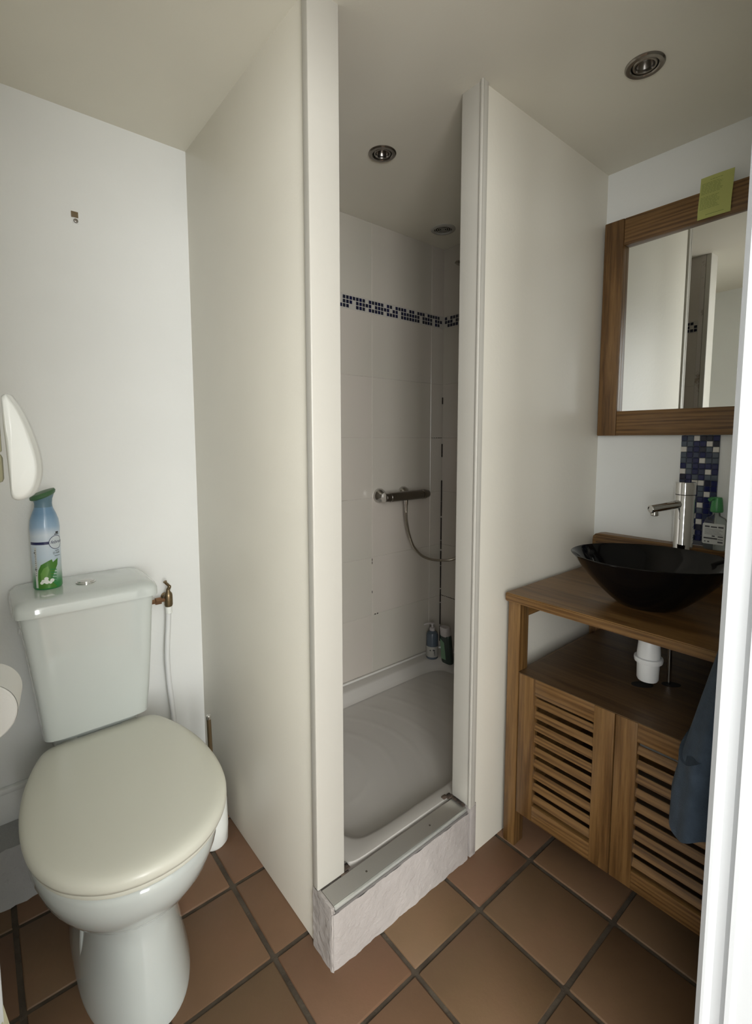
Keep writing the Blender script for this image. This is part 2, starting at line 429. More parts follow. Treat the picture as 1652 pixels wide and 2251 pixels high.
# ------------------------------------------------------------------ shower
zs = [.172, .454, .732, 1.012, 1.290, 1.563, 1.843, 1.902, ZC-.001]
xb = [.676, 1.006, 1.406, 1.790, XS-.001]
yb2 = [.946, 1.326, YS-.001]
wb = struct('wall_shower_back', box(.66, XS+.06, YS-.0066, YS+.05, .16, ZC+.03), M['grout'])
ws = struct('wall_shower_right', box(XS-.0066, XS+.05, .94, YS+.02, .16, ZC+.03), M['grout'])
wl = struct('wall_shower_left', box(X0+.07, X0+.0834, .96, YS+.01, .16, ZC+.02), M['grout'])
struct('wall_shower_front', box(XJ+.02, XS+.01, YK+.06, .946, .10, ZC+.02), M['wtile'])
band = 6
J = .0006
for k in range(len(zs)-1):
    if k == band: continue
    for a, b in zip(xb, xb[1:]):
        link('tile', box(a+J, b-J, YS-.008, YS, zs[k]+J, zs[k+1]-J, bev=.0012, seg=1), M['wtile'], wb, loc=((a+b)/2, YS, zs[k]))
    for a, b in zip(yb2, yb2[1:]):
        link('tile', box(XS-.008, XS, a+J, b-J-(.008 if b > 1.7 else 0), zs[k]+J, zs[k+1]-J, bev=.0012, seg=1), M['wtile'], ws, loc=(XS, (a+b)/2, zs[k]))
# mosaic band: three rows of little dark glass squares on pale grout
cw = (.0195)
rows_t = '111111011111011011110110111011111101111110110111101111011111101111'
top = '1111110111110110111101101110111110'
mid = '1110111110111110110111111101111011' + '1'
bot = '1100111011111011110111111101111011' + '01'
bk = []
XM0 = 1.264
rows = {0: (0, '1111110111110110111101101110111110'), 1: (-1, '11101111101111101101111111011110111'), 2: (-1, '11001110111110111101111111011110110101')}
bm = new(); bmb = box(.676, XS-.001, YS-.0072, YS, zs[band]+J, zs[band+1]-J)
link('mosaic_bed', bmb, M['sgrout'], wb)
nc = int((XS-.012-XM0)/.0178)
for r in range(3):
    off, s = rows[r]; zt = 1.898-r*.0178
    for c in range(-30, nc+1):
        x = XM0+c*.0178
        idx = c-off; dark = (s[idx] == '1') if 0 <= idx < len(s) else ((c*7+r*5) % 9 not in (0, 4))
        if not dark or x+.0155 > XS-.008 or x < .68: continue
        bx(bm, x, x+.0140, YS-.0085, YS-.004, zt-.0145, zt, bev=.0006, seg=1, mi=(0, 1, 2)[(c*5+r*3) % 3])
o = link('mosaic_tile', bm, [M['band1'], M['band2'], M['band3']], wb); o['kind'] = 'stuff'
for k in range(len(zs)-1):
    if k == band: continue
    for a, b in ((.980, 1.326), (1.326, YS-.009)):
        link('tile', box(X0+.080, X0+.0848, a+J, b-J, zs[k]+J, zs[k+1]-J, bev=.0012, seg=1), M['wtile'], wl, loc=(X0+.085, (a+b)/2, zs[k]))
link('mosaic_bed', box(X0+.080, X0+.0842, .98, YS-.009, zs[band]+J, zs[band+1]-J), M['sgrout'], wl)
bm2 = new(); rl_ = ['0110011011101', '1011101110111', '1110111011011']
for r in range(3):
    zt = 1.898-r*.0178
    for c in range(40):
        y = .984+.0178*c
        if y > YS-.03 or rl_[r][c % 13] != '1': continue
        bx(bm2, X0+.083, X0+.0858, y, y+.0142, zt-.0142, zt, bev=.0006, seg=1, mi=(0, 1)[(c+r) % 2])
o = link('mosaic_tile', bm2, [M['band1'], M['band2']], wl); o['kind'] = 'stuff'
link('mosaic_bed', box(XS-.0070, XS, .946, YS-.008, zs[band]+J, zs[band+1]-J), M['sgrout'], ws)
bm = new()
rr_ = ['1011110110111', '1110111101110', '0111101111011']
for r in range(3):
    zt = 1.898-r*.0178
    for c in range(42):
        y = YS-.014-.0178*(c+1)
        if y < .95 or rr_[r][c % 13] != '1': continue
        bx(bm, XS-.0085, XS-.004, y, y+.0140, zt-.0145, zt, bev=.0006, seg=1, mi=(0, 1)[(c+r) % 2])
o = link('mosaic_tile', bm, [M['band1'], M['band2']], ws); o['kind'] = 'stuff'
# mould in the corner joint and sealant along the tray
bm = new()
z = .2
while z < 1.60:
    hgt = random.uniform(.03, .12)
    if z < 1.0 or random.random() < .5: bx(bm, XS-.0125, XS-.0078, YS-.0125, YS-.0078, z, z+hgt)
    z += hgt+random.uniform(.0, .012)
for (a, y_, z_) in ((1.42, YS, .455), (1.435, YS, .455)): bx(bm, a, a+.008, YS-.0086, YS-.004, z_-.003, z_+.002)
for k in range(14):
    y = 1.55+k*.012; bx(bm, XS-.0086, XS-.004, y, y+random.uniform(.005, .012), .4525, .4560)
for k in range(5): bx(bm, 1.80+.016*k, 1.80+.016*k+random.uniform(.003, .011), YS-.0086, YS-.004, 1.289, 1.2915)
for z_ in (.70, .715, .56): bx(bm, 1.4045, 1.4075, YS-.0086, YS-.004, z_, z_+.011)
o = link('mould', bm, M['mould'], wb, smooth=0); o['label'] = 'black mould in the tile joints'; o['kind'] = 'stuff'
link('sealant', box(.69, XS-.008, YS-.018, YS-.007, .160, .1735, bev=.004), M['sealant'], wb)

# tray
tr = thing('shower_tray', 'off-white shower tray with rippled floor behind the raised kerb', 'shower tray', (1.28, 1.34, .0))
bm = new(); zr = .165; xa, xc, ya, yc = .690, XS-.009, .9465, YS-.009
ix0, ix1, iy0, iy1 = .745, 1.800, .992, 1.655
cx_, cy_ = (ix0+ix1)/2, (iy0+iy1)/2
seg = 64
def rr2(hx, hy, z, n): return sup(cx_, cy_, hx, hy, z, n, seg)
o_ring = []
for i in range(seg):
    p = sup(cx_, cy_, (xc-xa)/2, (yc-ya)/2, zr, 30, seg)[i]
    o_ring.append(Vector((p.x-cx_+(xa+xc)/2, p.y-cy_+(ya+yc)/2, zr)))
lower = [Vector((p.x, p.y, .10)) for p in o_ring]
R = [lower, o_ring, rr2((ix1-ix0)/2+.010, (iy1-iy0)/2+.010, zr, 14), rr2((ix1-ix0)/2, (iy1-iy0)/2, zr-.006, 13), rr2((ix1-ix0)/2-.012, (iy1-iy0)/2-.014, zr-.036, 11), rr2((ix1-ix0)/2-.030, (iy1-iy0)/2-.032, zr-.045, 9)]
loft(bm, R, cap0=False, cap1=False)
fixn(bm)
link('tray_rim', bm, M['tray'], tr, smooth=45)
bm = new(); n1, n2 = 90, 60
hx, hy = (ix1-ix0)/2-.022, (iy1-iy0)/2-.024
gv = []
for i in range(n1+1):
    row = []
    for j in range(n2+1):
        x = ix0+.015+(ix1-ix0-.03)*i/n1; y = iy0+.018+(iy1-iy0-.036)*j/n2
        d = math.hypot(x-.86, y-1.33)            # ripples run round the waste
        z = zr-.046
        e = min(i/n1, 1-i/n1, j/n2, 1-j/n2)
        k = min(1, e*9)
        z += k*(.0016*math.exp(-((d % .105)-.052)**2/.00005)) - .004*k
        row.append(bm.verts.new((x, y, z)))
    gv.append(row)
for i in range(n1):
    for j in range(n2): bm.faces.new((gv[i][j], gv[i+1][j], gv[i+1][j+1], gv[i][j+1]))
link('tray_floor', bm, M['tray'], tr, smooth=60)
link('stain', bx(bx(box(1.070, 1.092, .934, .952, .1655, .172, bev=.004), 1.082, 1.0925, .886, .94, .1655, .1705, bev=.003), 1.060, 1.078, .944, .958, .165, .1695, bev=.002), M['rust'], tr)['label'] = 'black crumbling sealant at the right end'
link('stain', bx(box(.676, .694, .938, .956, .1655, .170, bev=.002), .66, .685, .9325, .9365, .165, .1685, bev=.001), M['rust'], tr)['label'] = 'rusty brown sealant at the left end'

# ribbed aluminium threshold
th = thing('threshold_strip', 'ribbed metal threshold strip along the top of the shower kerb', 'threshold', (.84, .905, .152))
bm = new(); y0, y1 = .884, .934; nr = 26
pr = []
for k in range(nr*2+1): pr.append((y0+(y1-y0)*k/(nr*2), .1635+(.0010 if k % 2 else 0)))
pr = [(y0, .1525)]+pr+[(y1, .1525)]
loft(bm, [[Vector((x, y, z)) for y, z in pr] for x in (X0+.010, XJ-.006)]); fixn(bm)
link('ribbed_plate', bm, M['alu'], th, smooth=0)
link('front_lip', box(X0+.010, XJ-.008, .8755, .8835, .1565, .1638, bev=.0015), M['alulight'], th)['label'] = 'bright smooth lip'
link('gap_shade', box(X0+.011, XJ-.008, .8735, .884, .1500, .1566), mat('gap_shade_grey', (.16, .15, .14), .8), th)  # gap under the lip, its shade painted as a dark grey strip
for x in (.72, .955):
    bm = new(); lathe(bm, [(.0028, 0), (.0028, .0008), (.0018, .0016), (0, .0018)], (x, .905, .1642), seg=12)
    link('screw', bm, M['darkmetal'], th)

# shower mixer
mx = thing('shower_mixer', 'chrome wall bar mixer on the tiled shower wall', 'mixer tap', (1.5, YS-.008, 1.02))
YM = 1.652
for x, nm in ((1.447, 0), (1.600, 1)):
    bm = new(); lathe(bm, [(.035, 0), (.035, .006), (.031, .016), (.021, .026), (.014, .034), (.0135, .066)], (x, YS-.008, 1.020), (0, -1, 0), 32)
    link('escutcheon', fixn(bm), M['chrome'], mx)
bm = new(); lathe(bm, [(0, 0), (.016, 0), (.020, .004), (.0205, .03), (.0225, .032), (.0225, .235), (.019, .238)], (1.425, YM, 1.017), (1, 0, 0), 32)
link('mixer_body', fixn(bm), M['darkmetal'], mx)
bm = new(); lathe(bm, [(.019, 0), (.0235, .002), (.0235, .022), (.021, .03), (.018, .045), (.011, .052), (0, .053)], (1.662, YM, 1.017), (1, 0, 0), 24)
link('temperature_knob', fixn(bm), M['darkmetal'], mx)
bm = new(); lathe(bm, [(0, 0), (.016, .0), (.0215, .003), (.0225, .006)], (1.4185, YM, 1.017), (1, 0, 0), 24)
link('flow_knob', fixn(bm), M['chrome'], mx)
bm = new(); lathe(bm, [(.010, 0), (.0095, .02), (.0075, .03), (.007, .052)], (1.560, YM, .998), (0, 0, -1), 20)
link('hose_outlet', fixn(bm), M['chrome'], mx)
# hose
hp = [(1.560, YM, .95), (1.563, YM, .90), (1.585, 1.655, .825), (1.625, 1.66, .755), (1.69, 1.655, .700), (1.76, 1.62, .680), (1.825, 1.56, .698), (1.858, 1.50, .82), (1.862, 1.46, .95), (1.862, 1.45, 1.2), (1.862, 1.45, 1.5), (1.856, 1.45, 1.792)]
pts = catmull(hp, 22)
bm = new(); tube(bm, pts, [.0062+(.0005 if i % 2 else 0) for i in range(len(pts))], 10)
tag(link('shower_hose', bm, M['hose'], None, loc=(1.56, YM, .95)), 'steel shower hose looping down from the mixer bar', 'hose')
hd = thing('hand_shower', 'dark hand shower on its wall bracket, mostly hidden by the post', 'shower head', (XS-.008, 1.45, 1.85))
bm = new(); lathe(bm, [(.0, .0), (.020, 0), (.018, .012), (.012, .02), (.012, .034)], (XS-.008, 1.45, 1.84), (-1, 0, 0), 20); link('bracket', fixn(bm), M['darkmetal'], hd)
bm = new(); tube(bm, catmull([(1.855, 1.45, 1.80), (1.852, 1.45, 1.90), (1.845, 1.48, 2.02), (1.842, 1.535, 2.10)], 6), .011, 12); link('handle', bm, M['darkmetal'], hd)
bm = new(); lathe(bm, [(0, -.012), (.02, -.012), (.036, -.002), (.038, .008), (0, .010)], (1.842, 1.566, 2.115), (-.1, .35, -.9), 24); link('spray_head', fixn(bm), M['darkmetal'], hd)

# bottles in the shower corner
b1 = thing('pump_bottle', 'blue pump bottle with white label on the tray rim, shower corner', 'bottle', (1.752, 1.655, .1655))
bm = new(); lathe(bm, [(0, 0), (.028, 0), (.0305, .004), (.0305, .120), (.027, .133), (.015, .142), (.012, .146), (0, .146)], (1.752, 1.655, .1655), seg=28); link('body', fixn(bm), M['bottleblue'], b1)
bm = new(); lathe(bm, [(.0309, .012), (.0310, .0125), (.0310, .066), (.0309, .0665)], (1.752, 1.655, .1655), seg=28); link('label_wrap', fixn(bm), M['bottlewhite'], b1)
bm = new()
def wrap(bm2, cx, cy, r, ang0, zc, eps=.0004):
    """bend a flat decal (x right, y up) round a vertical cylinder; ang0 = outward azimuth"""
    def f(p):
        a = ang0+p.x/r
        return Vector((cx+(r+eps)*math.cos(a), cy+(r+eps)*math.sin(a), zc+p.y))
    return f
for (u, w, hh) in ((-.012, .006, .006), (.004, .008, .008), (.008, .007, .004), (.010, .006, -.006), (.012, .004, -.016)):
    fb = new(); vs = [fb.verts.new(q) for q in ((u, hh, 0), (u+w, hh, 0), (u+w, hh+.006, 0), (u, hh+.006, 0))]; fb.faces.new(vs)
    join(bm, fb, wrap(None, 1.752, 1.655, .031, math.radians(222), .205))
link('print', bm, M['ink'], b1, smooth=0)
bm = new(); lathe(bm, [(.0145, .144), (.0145, .158), (.006, .160), (.005, .176), (.012, .177), (.012, .184), (0, .185)], (1.752, 1.655, .1655), seg=20)
tube(bm, [(1.750, 1.655, .346), (1.725, 1.668, .347), (1.712, 1.675, .342)], .0045, 8); link('pump', fixn(bm), M['capgrey'], b1)
b2 = thing('shampoo_bottle', 'dark green bottle with pale cap leaning beside the shower pump bottle', 'bottle', (1.770, 1.565, .1655))
def shb(z0, z1, kx, ky, mt, nm, eps=0):
    bm = new(); rings = []
    for t in [0, .06, .5, .94, 1]:
        zz = z0+(z1-z0)*t; k = .93 if t in (0, 1) else 1
        lx = (zz-.1655)*.10; rings.append(sup(1.770-lx*.2, 1.565+lx, (kx+eps)*k, (ky+eps)*k, zz, 3, 28))
    loft(bm, rings); link(nm, fixn(bm), mt, b2)
shb(.1655, .305, .019, .033, M['bottledark'], 'body')
shb(.300, .345, .020, .026, M['capgrey'], 'cap')
bm = new(); poly_prism(bm, [(1.7495, 1.590, .185), (1.7495, 1.560, .185), (1.7485, 1.572, .27), (1.7485, 1.598, .285)], (.003, 0, 0)); link('label_print', fixn(bm), M['bottlegreen'], b2)

# ------------------------------------------------------------------ ceiling fittings
for (x, y), lab in zip(SPOTS, ('unlit dark chrome ceiling spotlight in front of the mirror wall', 'unlit dark chrome ceiling spotlight over the shower opening')):
    s = thing('ceiling_spotlight', lab, 'spotlight', (x, y, ZC), 'recessed ceiling spotlights')
    bm = new(); lathe(bm, [(.0465, 0), (.0465, .002), (.043, .005), (.034, .0055), (.0315, .003), (.0310, -.006)], (x, y, ZC), (0, 0, -1), 48); link('outer_ring', fixn(bm), M['darkmetal'], s)
    bm = new(); lathe(bm, [(.0295, -.006), (.0295, .001), (.0275, .003), (.0235, .003), (.0225, .0), (.0220, -.012)], (x, y, ZC), (0, 0, -1), 40); link('inner_ring', fixn(bm), M['darkmetal'], s)
    bm = new(); lathe(bm, [(.0225, -.004), (.019, -.014), (.012, -.026), (.006, -.032), (0, -.033)], (x, y, ZC), (0, 0, -1), 32); link('reflector', fixn(bm), M['darkmetal'], s)
    bm = new(); lathe(bm, [(0, -.010), (.004, -.011), (.006, -.016), (.005, -.03)], (x, y, ZC), (0, 0, -1), 16); link('bulb', fixn(bm), mat('lamp_glass', (.4, .4, .4), .2), s)
    bm = new(); lathe(bm, [(.0355, .001), (.0355, -.045), (0, -.046)], (x, y, ZC), (0, 0, -1), 28); link('housing', fixn(bm), M['hole'], s)
x, y = VENT
s = thing('ceiling_vent', 'round white ceiling vent with concentric slots in the shower corner', 'vent', (x, y, ZC))
bm = new(); lathe(bm, [(.056, 0), (.056, .003), (.050, .006), (.0405, .0065), (.040, .001)], (x, y, ZC), (0, 0, -1), 40); link('rim', fixn(bm), mat('vent_plastic', (.42, .41, .37), .5), s)
for k in range(4):
    r = .034-k*.0088; bm = new(); lathe(bm, [(r+.0018, .0012), (r+.0018, .0022), (r-.0018, .0022), (r-.0018, .0012), (r+.0018, .0012)], (x, y, ZC), (0, 0, -1), 36); link('ring', fixn(bm), mat('vent_ring', (.36, .35, .31), .5), s)
bm = new(); [bx(bm, *q) for q in ((x-.040, x+.040, y-.001, y+.001, ZC-.0015, ZC-.0008), (x-.001, x+.001, y-.040, y+.040, ZC-.0015, ZC-.0008))]; link('spoke', bm, mat('vent_spoke', (.36, .35, .31), .5), s)
bm = new(); lathe(bm, [(.0402, .0), (.0402, -.03), (0, -.031)], (x, y, ZC), (0, 0, -1), 28); link('duct', fixn(bm), M['hole'], s)

# ------------------------------------------------------------------ toilet
to = thing('toilet', 'white close-coupled ceramic toilet with cream lid shut, left side of room', 'toilet', (.232, 1.33, 0))
AX = .2345
def pan(z, hx, yf, yb, nf=2.1, nb=3.0, ax=AX, seg=64):
    ym = yf+(yb-yf)*.50
    return sup(ax, ym, hx, ym-yf, z, nf, seg, ny=(nb, yb-ym))
rings = [pan(.000, .120, 1.020, 1.50, 2.2, 3.5), pan(.012, .120, 1.020, 1.50, 2.2, 3.5), pan(.06, .112, 1.036, 1.49), pan(.12, .103, 1.054, 1.47), pan(.17, .096, 1.072, 1.45), pan(.205, .093, 1.082, 1.44),
         pan(.214, .098, 1.080, 1.45), pan(.228, .118, 1.062, 1.47), pan(.25, .143, 1.036, 1.49), pan(.28, .168, 1.005, 1.51), pan(.315, .187, .979, 1.53), pan(.35, .198, .962, 1.55), pan(.385, .201, .955, 1.56), pan(.399, .199, .957, 1.56), pan(.404, .194, .963, 1.55), pan(.405, .17, .99, 1.55)]
bm = new(); loft(bm, rings); link('bowl', fixn(bm), M['ceramic'], to, smooth=50)
# raised moulding on the flank of the pedestal and the shelf that carries the cistern
bm = new()
for sgn in (-1, 1):
    bm = new(); tube(bm, catmull([(AX+sgn*.086, 1.28, .250), (AX+sgn*.090, 1.26, .17), (AX+sgn*.098, 1.245, .09), (AX+sgn*.098, 1.25, .02)], 8), [.013]*25, 10)
    link('pedestal_moulding', bm, M['ceramic'], to, smooth=60)
bm = new(); loft(bm, [sup(AX, 1.60, .09, .095, z, 5, 40) for z in (.15, .36)]+[sup(AX, 1.61, .11, .075, z, 5, 40) for z in (.41, .4625)]); link('cistern_support', fixn(bm), M['ceramic'], to)
# seat ring and lid: outline measured from the photograph's perspective
half = [(0, .943), (.040, .947), (.085, .962), (.128, .992), (.165, 1.035), (.192, 1.092), (.207, 1.160), (.2105, 1.235), (.205, 1.310), (.191, 1.385), (.172, 1.447), (.151, 1.496), (.134, 1.516), (.112, 1.525), (.08, 1.527), (0, 1.528)]
def outline(k, z, half=half):
    P = catmull([(x, y, 0) for x, y in half], 6); cy = 1.24
    pts = [Vector((AX+.003+p.x*k, cy+(p.y-cy)*k, z)) for p in P]
    mir = [Vector((AX+.003-p.x*k, cy+(p.y-cy)*k, z)) for p in P[1:-1]][::-1]
    return pts+mir
bm = new(); loft(bm, [outline(.940, .4055), outline(.965, .408), outline(.972, .416), outline(.96, .4215)]); link('seat', fixn(bm), M['seat'], to, smooth=50)
bm = new(); loft(bm, [outline(.975, .4225), outline(.995, .4245), outline(1.0, .431), outline(.999, .440), outline(.985, .4475), outline(.95, .4525), outline(.90, .4555), outline(.8, .4575), outline(.5, .4585), outline(.15, .4588)])
link('lid', fixn(bm), M['seat'], to, smooth=60)
bm = new()
for s_ in (-.075, .075): bm = new(); lathe(bm, [(0, -.018), (.010, -.018), (.011, -.015), (.011, .015), (.010, .018), (0, .018)], (AX+s_, 1.525, .437), (1, 0, 0), 16); link('hinge', fixn(bm), M['seat'], to)
# cistern
def cis(z, xl, xr, yf, yb, n=9): return sup((xl+xr)/2, (yf+yb)/2, (xr-xl)/2, (yb-yf)/2, z, n, 64)
bm = new(); loft(bm, [cis(.463, .110, .356, 1.515, 1.690, 7), cis(.468, .100, .364, 1.503, 1.695, 8), cis(.56, .091, .370, 1.490, 1.697), cis(.68, .078, .377, 1.480, 1.699), cis(.80, .064, .384, 1.476, 1.70), cis(.826, .061, .387, 1.475, 1.70)])
link('cistern_tank', fixn(bm), M['ceramic'], to, smooth=50)
bm = new(); loft(bm, [cis(.8275, .054, .393, 1.467, 1.701), cis(.829, .050, .397, 1.463, 1.702), cis(.848, .050, .397, 1.463, 1.702), cis(.860, .054, .393, 1.469, 1.701), cis(.868, .066, .382, 1.487, 1.697, 8), cis(.870, .085, .365, 1.508, 1.69, 8)])
link('cistern_lid', fixn(bm), M['ceramic'], to, smooth=60)
bm = new(); lathe(bm, [(.0255, 0), (.0255, .0025), (.022, .004), (.021, .003), (.0205, .0055), (.012, .0085), (0, .0092)], (.228, 1.588, .8698), seg=36); bu = link('flush_button', fixn(bm), M['chrome'], to); bu['label'] = 'round chrome flush button'
link('inlet_cap', fixn(lathe(new(), [(.009, 0), (.009, .003), (0, .004)], (.0665, 1.56, .775), (-1, 0, .1), 20)), M['plastic'], to)

# valve and supply hose
va = thing('stop_valve', 'small tarnished brass stop valve between cistern and wall corner', 'valve', (.472, 1.66, .745))
bm = new(); lathe(bm, [(0, -.024), (.0115, -.024), (.0135, -.018), (.0135, .012), (.012, .020), (.007, .026), (.0055, .034), (0, .035)], (.474, 1.66, .748), seg=20); link('valve_body', fixn(bm), M['brass'], va)
bm = new(); lathe(bm, [(0, 0), (.0065, 0), (.0065, .012), (.0125, .013), (.0125, .030), (.008, .032), (.008, .052), (0, .052)], (.463, 1.66, .748), (-1, 0, 0), 6); link('side_nut', fixn(bm), mat('copper_brass', (.34, .20, .12), .35, .9), va, smooth=20)
bm = new(); tube(bm, catmull([(.474, 1.66, .780), (.478, 1.658, .790), (.474, 1.656, .797), (.466, 1.654, .806), (.463, 1.653, .812)], 4), [.006]*6+[.0045]*8+[.006]*3, 10); link('tap_handle', bm, M['brass'], va)
bm = new(); lathe(bm, [(0, 0), (.012, 0), (.013, .004), (.008, .007), (.007, .050)], (.474, YB, .748), (0, -1, 0), 16); link('wall_stub', fixn(bm), M['brass'], va)
bm = new(); tube(bm, catmull([(.474, 1.66, .722), (.470, 1.66, .66), (.463, 1.66, .56), (.466, 1.662, .46), (.474, 1.665, .37), (.476, 1.665, .30), (.46, 1.66, .24), (.40, 1.64, .20)], 8), .0085, 12)
hz = link('supply_hose', bm, M['plastic'], None, loc=(.474, 1.66, .72)); tag(hz, 'white flexible water hose hanging from the brass stop valve', 'hose')
link('ferrule', fixn(lathe(new(), [(.0108, 0), (.0108, .022), (.009, .024)], (.474, 1.66, .723), (0, 0, -1), 16)), M['bright_plastic'], hz)

# toilet brush
br = thing('toilet_brush', 'toilet brush in white holder with thin metal handle, behind toilet', 'toilet brush', (.515, 1.435, 0))
bm = new(); lathe(bm, [(0, 0), (.038, 0), (.045, .010), (.047, .06), (.045, .14), (.038, .185), (.032, .198), (.028, .196), (.025, .185), (0, .185)], (.517, 1.435, 0), seg=36); link('holder', fixn(bm), M['bright_plastic'], br)
bm = new(); tube(bm, [(.520, 1.435, .19), (.511, 1.425, .425)], .0068, 14); link('handle', bm, M['brass'], br)
bm = new(); lathe(bm, [(.0072, 0), (.0076, .002), (.0076, .010), (.006, .012), (0, .012)], (.5112, 1.4252, .420), (-.04, -.04, 1), 14); link('end_cap', fixn(bm), M['chrome'], br)

# spray can with its print
cxx, cyy, cz = .139, 1.605, .8705
R_ = .0345
ca = thing('air_freshener_can', 'blue and green air freshener spray can standing on the cistern lid', 'spray can', (cxx, cyy, cz))
bm = new(); lathe(bm, [(0, 0), (.032, 0), (R_, .004), (R_, .150), (.0355, .168), (.0335, .190), (.028, .208), (.0225, .222), (.0215, .226)], (cxx, cyy, cz), seg=96)
link('can_body', fixn(bm), M['can'], ca, loc=(cxx, cyy, cz))
bm = new(); rings = []
for z_, r, tl_ in ((.224, .0215, 0), (.236, .0205, 0), (.246, .022, .12), (.256, .027, .30)):
    rings.append([Vector((cxx+r*math.cos(a)+.0*tl_, cyy+r*math.sin(a), cz+z_+tl_*r*math.cos(a-.1))) for a in [2*PI*k/36 for k in range(36)]])
loft(bm, rings); link('spray_neck', fixn(bm), mat('grey_blue_plastic', (.12, .21, .27), .4), ca)
bm = new(); rings = []
for z_, r in ((.253, .026), (.256, .0295), (.262, .0305), (.267, .0275), (.2685, .018), (.269, .006)):
    rings.append([Vector((cxx+r*math.cos(a), cyy+r*math.sin(a), cz+z_+.36*r*math.cos(a-.1))) for a in [2*PI*k/36 for k in range(36)]])
loft(bm, rings); link('spray_cap', fixn(bm), M['green'], ca)
VA = math.atan2(-cyy, -cxx)        # azimuth facing the room side
def decal(bms, mt, nm, dx=0, dz=0, eps=.0004):
    bm = new()
    for b in bms:
        for q in range(-14, 15): bmesh.ops.bisect_plane(b, geom=b.verts[:]+b.edges[:]+b.faces[:], plane_co=(q*.0035, 0, 0), plane_no=(1, 0, 0))
        bmesh.ops.triangulate(b, faces=b.faces[:])
        join(bm, b, lambda p: wrap(None, cxx, cyy, R_, VA, cz, eps)(Vector((p.x+dx, p.y+dz, 0))))
    o = link(nm, bm, mt, ca, smooth=0)
    if nm == 'small_print': o['kind'] = 'stuff'
    return o
def rect(x0, x1, y0, y1): return flat_poly([(x0, y0), (x1, y0), (x1, y1), (x0, y1)])
def disc(cx, cy, r, n=40, ry=None): return flat_poly([(cx+r*math.cos(2*PI*k/n), cy+(ry or r)*math.sin(2*PI*k/n)) for k in range(n)])
def ringp(cx, cy, r0, r1, n=48):
    bm = new(); a = [bm.verts.new((cx+r0*math.cos(2*PI*k/n), cy+r0*math.sin(2*PI*k/n), 0)) for k in range(n)]; b = [bm.verts.new((cx+r1*math.cos(2*PI*k/n), cy+r1*math.sin(2*PI*k/n), 0)) for k in range(n)]
    for k in range(n): bm.faces.new((a[k], a[(k+1) % n], b[(k+1) % n], b[k]))
    return bm
decal([rect(-.044, .0075, .1255, .1330)], M['navy'], 'blue_band', eps=.0004)
decal([disc(.026, .129, .0185)], mat('pale_disc', (.62, .68, .72), .4), 'logo_disc', eps=.0006)
decal([ringp(.026, .129, .0178, .0192)], M['navy'], 'logo_ring', eps=.0009)
t_ = text_mesh('febreze', .0125, shear=.3); decal([t_], M['navy'], 'lettering', .029, .130, .0010)
t_ = text_mesh("D'AIR", .0085); decal([t_], M['ink'], 'lettering', .026, .099, .0006)
decal([rect(.0195, .038, .0905, .0917), rect(.022, .034, .1050, .1063), rect(.022, .036, .150, .152), rect(.026, .035, .153, .158)], M['ink'], 'small_print', eps=.0006)
lf_ = [(-.022, .004), (-.0235, .030), (-.021, .055), (-.014, .070), (.004, .080), (.012, .083), (.014, .075), (.028, .084), (.026, .066), (.018, .050), (.012, .036), (.010, .022), (.022, .004)]
decal([flat_poly(lf_)], M['leaf'], 'leaf_print', eps=.0005)
decal([flat_poly([(-.014, .020), (-.016, .045), (-.008, .060), (.002, .066), (.005, .055), (.0, .038), (-.004, .020)])], M['leaf2'], 'leaf_print', eps=.0007)
fr = []
for k in range(5):
    y_ = .058-k*.008; fr.append(flat_poly([(.006, y_), (.022-k*.0005, y_-.004), (.0245-k*.001, y_-.007), (.008, y_-.004)]))
decal(fr, M['dgreen'], 'fern_print', eps=.0008)
fw_ = [disc(-.010, .024, .0052), disc(-.003, .031, .005), disc(-.002, .022, .0055), disc(.010, .025, .005), disc(.006, .020, .004), disc(-.014, .020, .004)]
decal(fw_, M['whiteink'], 'flower_print', eps=.0009)
decal([rect(-.0300, -.0235, .006, .118)], mat('pale_side_label', (.60, .62, .58), .5), 'side_label', eps=.0003)
sm = []
for k in range(13): sm.append(rect(-.0290+(k % 3)*.0006, -.0250-(k % 2)*.0006, .040+k*.0058, .0418+k*.0058))
sm.append(disc(-.0275, .058, .0032)); sm.append(disc(-.0290, .104, .0026))
decal(sm, mat('grey_ink', (.16, .17, .18), .6), 'small_print', eps=.0006)

# hook on the back wall
hk = thing('adhesive_hook', 'small brown hook plate high on the toilet wall', 'hook', (.268, YB, 1.93))
link('plate', box(.259, .277, YB-.0025, YB, 1.931, 1.948, bev=.0008), M['wallhook'], hk)
link('patch', box(.262, .277, YB-.0015, YB, 1.914, 1.931), M['blue_white'], hk)
bm = new(); lathe(bm, [(.006, 0), (.0065, .002), (.005, .005), (0, .006)], (.270, YB-.001, 1.922), (0, -1, 0), 14); link('peg', fixn(bm), M['darkmetal'], hk)

